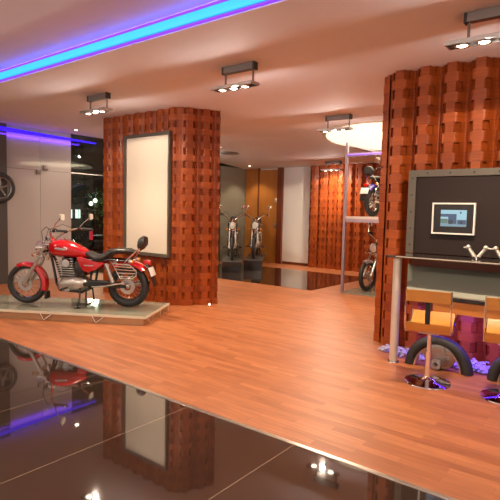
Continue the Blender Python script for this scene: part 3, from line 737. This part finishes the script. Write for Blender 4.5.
# sloping glass shelf
gx0 = 0.06
g = MB(); za, zb = 0.705, 0.92
g._add([(gx0+0.15, 0.03, za), (W_, 0.03, za), (W_, 0.44, zb), (gx0, 0.44, zb), (gx0+0.15, 0.03, za-0.012), (W_, 0.03, za-0.012), (W_, 0.44, zb-0.012), (gx0, 0.44, zb-0.012)],
       [(0, 1, 2, 3), (7, 6, 5, 4), (0, 4, 5, 1), (1, 5, 6, 2), (2, 6, 7, 3), (3, 7, 4, 0)])
g.build('glass_shelf', M['bar_glass'], t, smooth=0)
MB().box(0.45, 0.05, 0.545, W_, 0.075, 0.655, bevel=0.003).build('apron_board', M['apron'], t, smooth=0)
MB().box(0.45, 0.03, 0.662, W_, 0.06, 0.686, bevel=0.002).build('shelf_support', M['black'], t, smooth=0)
for bx in (0.5, 1.9):
    MB().box(bx, 0.075, 0.575, bx+0.03, 0.50, 0.62).build('bracket', M['black'], t, smooth=0)
# violet light under the bar
t = thing('under_bar_light', 'violet light tube under the bar washing the pebbles', 'led light', (-1.5, 4.88, 0.50))
MB().tube([(0, 0, 0), (2.6, 0, 0)], 0.010, 8).build('tube', M['led_violet'], t)
l = light('under_bar_glow', 'AREA', (-0.55, 4.80, 0.48), 26, (0.20, 0.10, 1.0), shape='RECTANGLE', size=2.2, size_y=0.05)
aim(l, (-0.55, 5.06, 0.10))

# wall panel and screen behind the bar
t = thing('wall_panel', 'charcoal wall panel with a bolted bronze border above the bar', 'panel', (-1.80, 5.02, 1.035))
PW, PH = 2.6, 0.80
MB().box(0, -0.045, 0, PW, 0.035, PH).build('board', M['panel_grey'], t, smooth=0)
bd = MB().box(-0.055, -0.058, 0, 0.02, 0.0, PH+0.02).box(0.02, -0.058, PH-0.045, PW, 0.0, PH+0.02).build('border', M['panel_border'], t, smooth=0)
for k in range(5):
    MB().lathe([(0.001, -0.006), (0.008, -0.005), (0.010, 0.0)], (-0.018, -0.058, 0.08+0.165*k), 'y', 10).build('bolt', M['fixture_dark'], t)
for k in range(11):
    MB().lathe([(0.001, -0.006), (0.008, -0.005), (0.010, 0.0)], (0.13+0.215*k, -0.058, PH-0.012), 'y', 10).build('bolt', M['fixture_dark'], t)
t = thing('wall_screen', 'small screen in a white frame on the charcoal panel', 'screen', (-1.60, 4.972, 1.235))
SW, SH, FW = 0.395, 0.30, 0.014
fr = MB().box(0, -0.035, 0, SW, 0, FW).box(0, -0.035, SH-FW, SW, 0, SH).box(0, -0.035, FW, FW, 0, SH-FW).box(SW-FW, -0.035, FW, SW, 0, SH-FW)
fr.build('frame', M['white_frame'], t, smooth=0)
MB().box(FW, -0.022, FW, SW-FW, 0, SH-FW).build('mount', M['mat'], t, smooth=0)
pic = MB(); x0, x1, z0, z1 = 0.08, 0.318, 0.075, 0.232; dx, dz = x1-x0, z1-z0
def pq(a, b, c, d, mi, lift): pic.box(x0+a*dx, -0.0225-lift, z0+b*dz, x0+c*dx, -0.0221, z0+d*dz, mi)
pq(0, 0, 1, 1, 0, 0.0002)
pq(0, 0.58, 0.62, 0.76, 1, 0.0005); pq(0, 0.0, 1, 0.42, 2, 0.0004); pq(0, 0.20, 0.28, 0.46, 4, 0.0006); pq(0.30, 0.16, 0.62, 0.58, 1, 0.0007)
pq(0.66, 0.14, 0.98, 0.40, 1, 0.0006); pq(0.74, 0.78, 0.80, 0.90, 1, 0.0006)
for (a, b, r) in ((0.40, 0.28, 0.16), (0.80, 0.26, 0.10)):
    pic.lathe([(0.001, -0.0009), (r*dz*0.9, -0.0009), (r*dz*0.9, 0)], (x0+a*dx, -0.0225, z0+b*dz), 'y', 16, mi=3)
pic.build('picture', [M['scr_sky'], M['scr_navy'], M['scr_mid'], M['scr_dark'], M['scr_green']], t, smooth=0)

# V shaped chrome stands on the bar
def vstand(x, lab):
    v = thing('display_stand', lab, 'stand', (x, 4.80, BZ), 0, 'chrome stands on the bar')
    MB().lathe([(0.001, 0.022), (0.028, 0.02), (0.04, 0.0), (0.001, 0.0)], (0, 0, 0), 'z', 20).build('base', M['black'], v)
    for s in (-1, 1):
        a = MB().tube([(s*0.016, 0, 0.014), (s*0.065, 0, 0.086)], [0.019, 0.015], 10).build('arm', M['leg_steel'], v)
        MB().ball((s*0.074, 0, 0.102), 0.022).tube([(s*0.07, 0, 0.10), (s*0.115, 0, 0.096)], [0.012, 0.005], 8).build('knob', M['leg_steel'], a)
vstand(-1.14, 'V-shaped chrome stand on the bar top below the screen')
vstand(-0.91, 'V-shaped chrome stand on the bar at the right picture edge')

# pebble bed under the bar
random.seed(3)
pm = MB()
for k in range(1300):
    x = random.uniform(-2.06, 1.2); y = random.uniform(4.76, 5.10) if x > -1.85 else random.uniform(4.86, 5.06)
    r = random.uniform(0.012, 0.026); z = r*0.62+random.choice((0, 0, 0.018))
    base = [(1, 0, 0), (-1, 0, 0), (0, 1, 0), (0, -1, 0), (0, 0, 1), (0, 0, -1)]
    rot = Matrix.Rotation(random.uniform(0, PI), 3, 'Z')
    ico = [Vector(p) for p in base]+[Vector((a, b, c))*0.577 for a in (-1, 1) for b in (-1, 1) for c in (-1, 1)]
    # octahedron split: faces via the cube corners
    fs = []
    for ia, a in ((0, 1), (1, -1)):
        for ib, b in ((2, 1), (3, -1)):
            for ic, c in ((4, 1), (5, -1)):
                co = 6+(0 if a < 0 else 4)+(0 if b < 0 else 2)+(0 if c < 0 else 1)
                fs += [(ia, ib, co), (ib, ic, co), (ic, ia, co)]
    pm._add([rot @ Vector((p.x*r*1.2, p.y*r*0.9, p.z*r*0.62))+Vector((x, y, z)) for p in ico], fs)
peb = pm.build('pebbles', M['pebble'], smooth=60); peb['kind'] = 'stuff'
tag(peb, 'violet-lit bed of pale pebbles at the foot of the woven wall', 'pebbles')

# half wheels rising from the floor under the bar
def half_wheel(x, y, lab):
    t = thing('half_wheel', lab, 'wheel', (x, y, 0), 0, 'half wheels under the bar')
    R, r = 0.255, 0.052
    prof = [(R+r*math.cos(2*PI*k/14), 1.15*r*math.sin(2*PI*k/14)) for k in range(15)]
    MB().lathe(prof, (0, 0, 0.0), 'y', 36, a0=0.02, a1=PI-0.02).build('tyre', M['rubber'], t)
    MB().lathe([(0.200, -0.04), (0.213, -0.045), (0.203, 0), (0.213, 0.045), (0.200, 0.04), (0.190, 0), (0.200, -0.04)], (0, 0, 0), 'y', 32, a0=0.02, a1=PI-0.02).build('rim', M['chrome'], t)
    MB().lathe([(0.001, -0.055), (0.05, -0.058), (0.12, -0.048), (0.148, -0.03), (0.148, 0.03), (0.001, 0.03)], (0.015, 0, 0.152), 'y', 28).build('brake_drum', M['drum'], t)
    h = MB().lathe([(0.022, -0.075), (0.045, -0.075), (0.05, -0.06), (0.05, -0.04), (0.022, -0.04), (0.022, -0.075)], (0.0, -0.005, 0.055), 'y', 20).build('axle_ring', M['steel'], t)
    for a in (35, 90, 145):
        q = math.radians(a)
        MB().tube([(0.10*math.cos(q), 0, 0.10+0.10*math.sin(q)), (0.196*math.cos(q), 0, 0.196*math.sin(q))], 0.014, 8).build('spoke', M['alloy'], t)
half_wheel(-1.385, 4.66, 'half tyre with chrome drum rising behind the nearer left bar stool')
half_wheel(-0.66, 4.66, 'half tyre rising behind the stool at the right picture edge')

# bar stools
def make_stool():
    t = thing('bar_stool', '', 'stool')
    MB().lathe([(0.001, 0.052), (0.030, 0.050), (0.045, 0.036), (0.10, 0.026), (0.18, 0.014), (0.208, 0.008), (0.212, 0.0), (0.001, 0.0)], seg=40).build('base', M['chrome'], t)
    MB().tube([(0, 0, 0.03), (0, 0, 0.27), (0, 0, 0.27), (0, 0, 0.44)], [0.026, 0.026, 0.020, 0.020], 16).build('stem', M['chrome'], t)
    # plywood shell: profile from the seat front (towards the bar) round to the top of the back
    w = 0.19; th = 0.014
    seat = [(0.21, 0.585), (0.15, 0.535), (0.06, 0.485), (-0.06, 0.462), (-0.14, 0.470), (-0.175, 0.505), (-0.185, 0.545)]
    back = [(-0.197, 0.725), (-0.200, 0.77), (-0.203, 0.820)]
    def sheet(prof, y_in=1.0):
        m = MB(); n = len(prof); vs = []
        for (y, z) in prof: vs += [(-w, y, z), (w, y, z)]
        for i, (y, z) in enumerate(prof):
            a = prof[max(i-1, 0)]; b = prof[min(i+1, n-1)]
            tt = Vector((b[0]-a[0], b[1]-a[1])).normalized(); nn = Vector((tt.y, -tt.x))*th
            vs += [(-w, y-nn.x, z-nn.y), (w, y-nn.x, z-nn.y)]
        fs = []; o = 2*n
        for i in range(n-1):
            fs += [(2*i, 2*i+1, 2*i+3, 2*i+2), (o+2*i, o+2*i+2, o+2*i+3, o+2*i+1), (2*i, 2*i+2, o+2*i+2, o+2*i), (2*i+1, o+2*i+1, o+2*i+3, 2*i+3)]
        fs += [(0, o, o+1, 1), (2*n-2, 2*n-1, o+2*n-1, o+2*n-2)]
        m._add(vs, fs); return m
    sheet(seat).build('seat', M['honey'], t)
    bk = sheet(back).build('backrest', M['honey'], t)
    MB().box(-0.022, -0.200, 0.54, 0.022, -0.188, 0.735).build('back_brace', M['black'], bk, smooth=0)
    for s in (-1, 1):
        x = s*(w+0.006)
        MB().tube([(x, -0.205, 0.825), (x, -0.192, 0.60), (x, -0.180, 0.505), (x, -0.14, 0.462), (x, -0.06, 0.452), (x, 0.06, 0.476), (x, 0.15, 0.526), (x, 0.215, 0.585)], 0.008, 8).build('side_frame', M['chrome'], t)
    MB().box(-0.09, -0.09, 0.435, 0.09, 0.09, 0.45, bevel=0.004).build('seat_plate', M['steel'], t, smooth=0)
    return t
st = make_stool(); st.location = (-1.335, 4.22, 0); st.rotation_euler = (0, 0, math.radians(10)); st.scale = (0.90, 0.92, 0.98)
tag(st, 'honey plywood bar stool on a chrome disc, wholly in view', 'stool', 'bar stools')
s2 = copy_tree(st); s2.location = (-0.735, 4.26, 0)
tag(s2, 'honey plywood bar stool cut off by the right picture edge', 'stool', 'bar stools')

# wheel hung on the dark frame at the left
t = thing('hanging_wheel', 'black motorcycle wheel hung on the dark frame at the left edge', 'wheel', (XL+0.11, 4.32, 1.735))
R, r = 0.225, 0.05
prof_w = [(R+r*math.cos(2*PI*k/12), 1.0*r*math.sin(2*PI*k/12)) for k in range(13)]
MB().lathe(prof_w, (0, 0, 0), 'x', 36).build('tyre', M['rubber'], t)
MB().lathe([(0.180, -0.035), (0.192, -0.04), (0.184, 0), (0.192, 0.04), (0.180, 0.035), (0.168, 0), (0.180, -0.035)], (0, 0, 0), 'x', 36).build('rim', M['fixture'], t)
for k in range(5):
    q = 2*PI*k/5+0.3
    MB().tube([(0, 0.03*math.cos(q), 0.03*math.sin(q)), (0, 0.175*math.cos(q), 0.175*math.sin(q))], [0.022, 0.015], 8).build('spoke', M['fixture'], t)
MB().lathe([(0.001, 0.04), (0.035, 0.035), (0.045, 0.0), (0.045, -0.05), (0.001, -0.06)], (0, 0, 0), 'x', 20).build('hub', M['fixture'], t)

# little floor uplights by the column
def uplight(x, y, lab, e, mat):
    t = thing('floor_uplight', lab, 'floor light', (x, y, 0), 0, 'floor uplights')
    MB().lathe([(0.001, 0.0), (0.055, 0.0), (0.06, 0.02), (0.05, 0.07), (0.04, 0.075), (0.038, 0.05)], seg=20).build('body', M['chrome'], t)
    MB().lathe([(0.001, 0.07), (0.036, 0.06)], seg=16).build('bulb', mat, t)
    light('uplight_glow', 'POINT', (x, y, 0.13), e, (1.0, 0.66, 0.25), shadow_soft_size=0.03)
uplight(-8.05, 8.95, 'glowing yellow floor lamp just beyond the column', 6, M['yellow_bulb'])
t = thing('floor_stud', 'small chrome stud at the foot of the column', 'floor stud', (-5.02, 5.50, 0))
MB().lathe([(0.001, 0.03), (0.03, 0.026), (0.045, 0.0)], seg=18).build('cap', M['chrome'], t)

# ------------------------------------------------------------------ night outside
struct(MB().box(-40, -20, -0.3, XL-0.13, 40, -0.12).build('ground', M['asphalt'], smooth=0))
t = thing('building', 'dark building across the street with small lit windows', 'building', (-16, 16, -0.12))
MB().box(-4, -12, 0, 0, 22, 6).build('wall', M['facade'], t, smooth=0)
for yy in (-5.98, -5.65, 1.5, 6.0):
    wn = MB().box(0, yy, 1.17, 0.05, yy+0.17, 1.48).build('window', M['lit_window'], t, smooth=0)
    MB().box(0.05, yy+0.08, 1.17, 0.06, yy+0.09, 1.48).build('window_bar', M['dark_frame'], wn, smooth=0)
def tree(x, y, h, lab):
    t = thing('street_tree', lab, 'tree', (x, y, -0.12), 0, 'trees outside')
    MB().tube([(0, 0, 0), (0.05, 0, h*0.4), (0, 0.05, h*0.7)], [0.10, 0.07, 0.04], 8).build('trunk', M['bark'], t)
    m = MB()
    for k in range(300):
        a = random.uniform(0, 2*PI); b = random.uniform(-1, 1); q = random.uniform(0.3, 1.0)*h*0.34
        c = Vector((q*math.cos(a)*math.sqrt(1-b*b), q*math.sin(a)*math.sqrt(1-b*b), h*0.68+q*b))
        d1 = Vector((random.uniform(-1, 1), random.uniform(-1, 1), random.uniform(-1, 1))).normalized(); d2 = d1.orthogonal().normalized()
        s = random.uniform(0.06, 0.13)
        m._add([c-d1*s, c+d2*s*0.5, c+d1*s, c-d2*s*0.5], [(0, 1, 2, 3)])
    m.build('foliage', M['leaf'], t, smooth=0)
tree(-15.0, 10.9, 2.3, 'small dark green tree outside the shop window')
tree(-14.4, 13.4, 3.0, 'dark green tree further along the street outside')
def lamp(x, y, h, lab):
    t = thing('street_lamp', lab, 'street lamp', (x, y, -0.12), 0, 'street lamps outside')
    MB().tube([(0, 0, 0), (0, 0, h)], [0.03, 0.02], 8).build('pole', M['dark_frame'], t)
    MB().ball((0, 0, h+0.08), 0.065).build('globe', M['street_bulb'], t)
    light('street_glow', 'POINT', (x, y, h+0.15), 25, (0.9, 1.0, 0.75), shadow_soft_size=0.1)
lamp(-14.0, 9.62, 1.60, 'nearer of the two white globe lamps outside the window')
lamp(-14.0, 9.79, 1.70, 'further of the two white globe lamps outside the window')

t = thing('parked_scooter', 'dark scooter with a red tail lamp parked outside the window', 'scooter', (-11.5, 8.06, -0.12))
MB().lathe([(0.001, -0.05), (0.2, -0.05), (0.24, 0.0), (0.2, 0.05), (0.001, 0.05)], (0, 0.0, 0.24), 'x', 24).lathe([(0.001, -0.05), (0.2, -0.05), (0.24, 0.0), (0.2, 0.05), (0.001, 0.05)], (0, 1.2, 0.24), 'x', 24).build('wheel', M['rubber'], t)
MB().box(-0.14, -0.15, 0.40, 0.14, 0.75, 0.72, bevel=0.06).box(-0.12, 0.6, 0.25, 0.12, 1.1, 0.36, bevel=0.04).box(-0.12, 1.02, 0.3, 0.12, 1.14, 0.98, bevel=0.04).build('body', M['dark_paint'], t)
MB().box(-0.13, -0.10, 0.73, 0.13, 0.65, 0.82, bevel=0.035).build('seat', M['vinyl'], t)
MB().tube([(-0.32, 1.02, 1.02), (0, 1.06, 1.0), (0.32, 1.02, 1.02)], 0.018, 8).build('handlebar', M['chrome'], t)
MB().box(-0.06, -0.17, 0.70, 0.06, -0.14, 0.92, bevel=0.01).build('tail_lamp', P('red tail lamp glow', (0.4, 0.01, 0.02), 0.3, emit=(1.0, 0.04, 0.08), estr=0.7), t)
w = bpy.data.worlds.new('night'); sc.world = w; w.use_nodes = True
w.node_tree.nodes['Background'].inputs['Color'].default_value = (0.012, 0.014, 0.020, 1)
w.node_tree.nodes['Background'].inputs['Strength'].default_value = 0.4
bpy.context.view_layer.update()
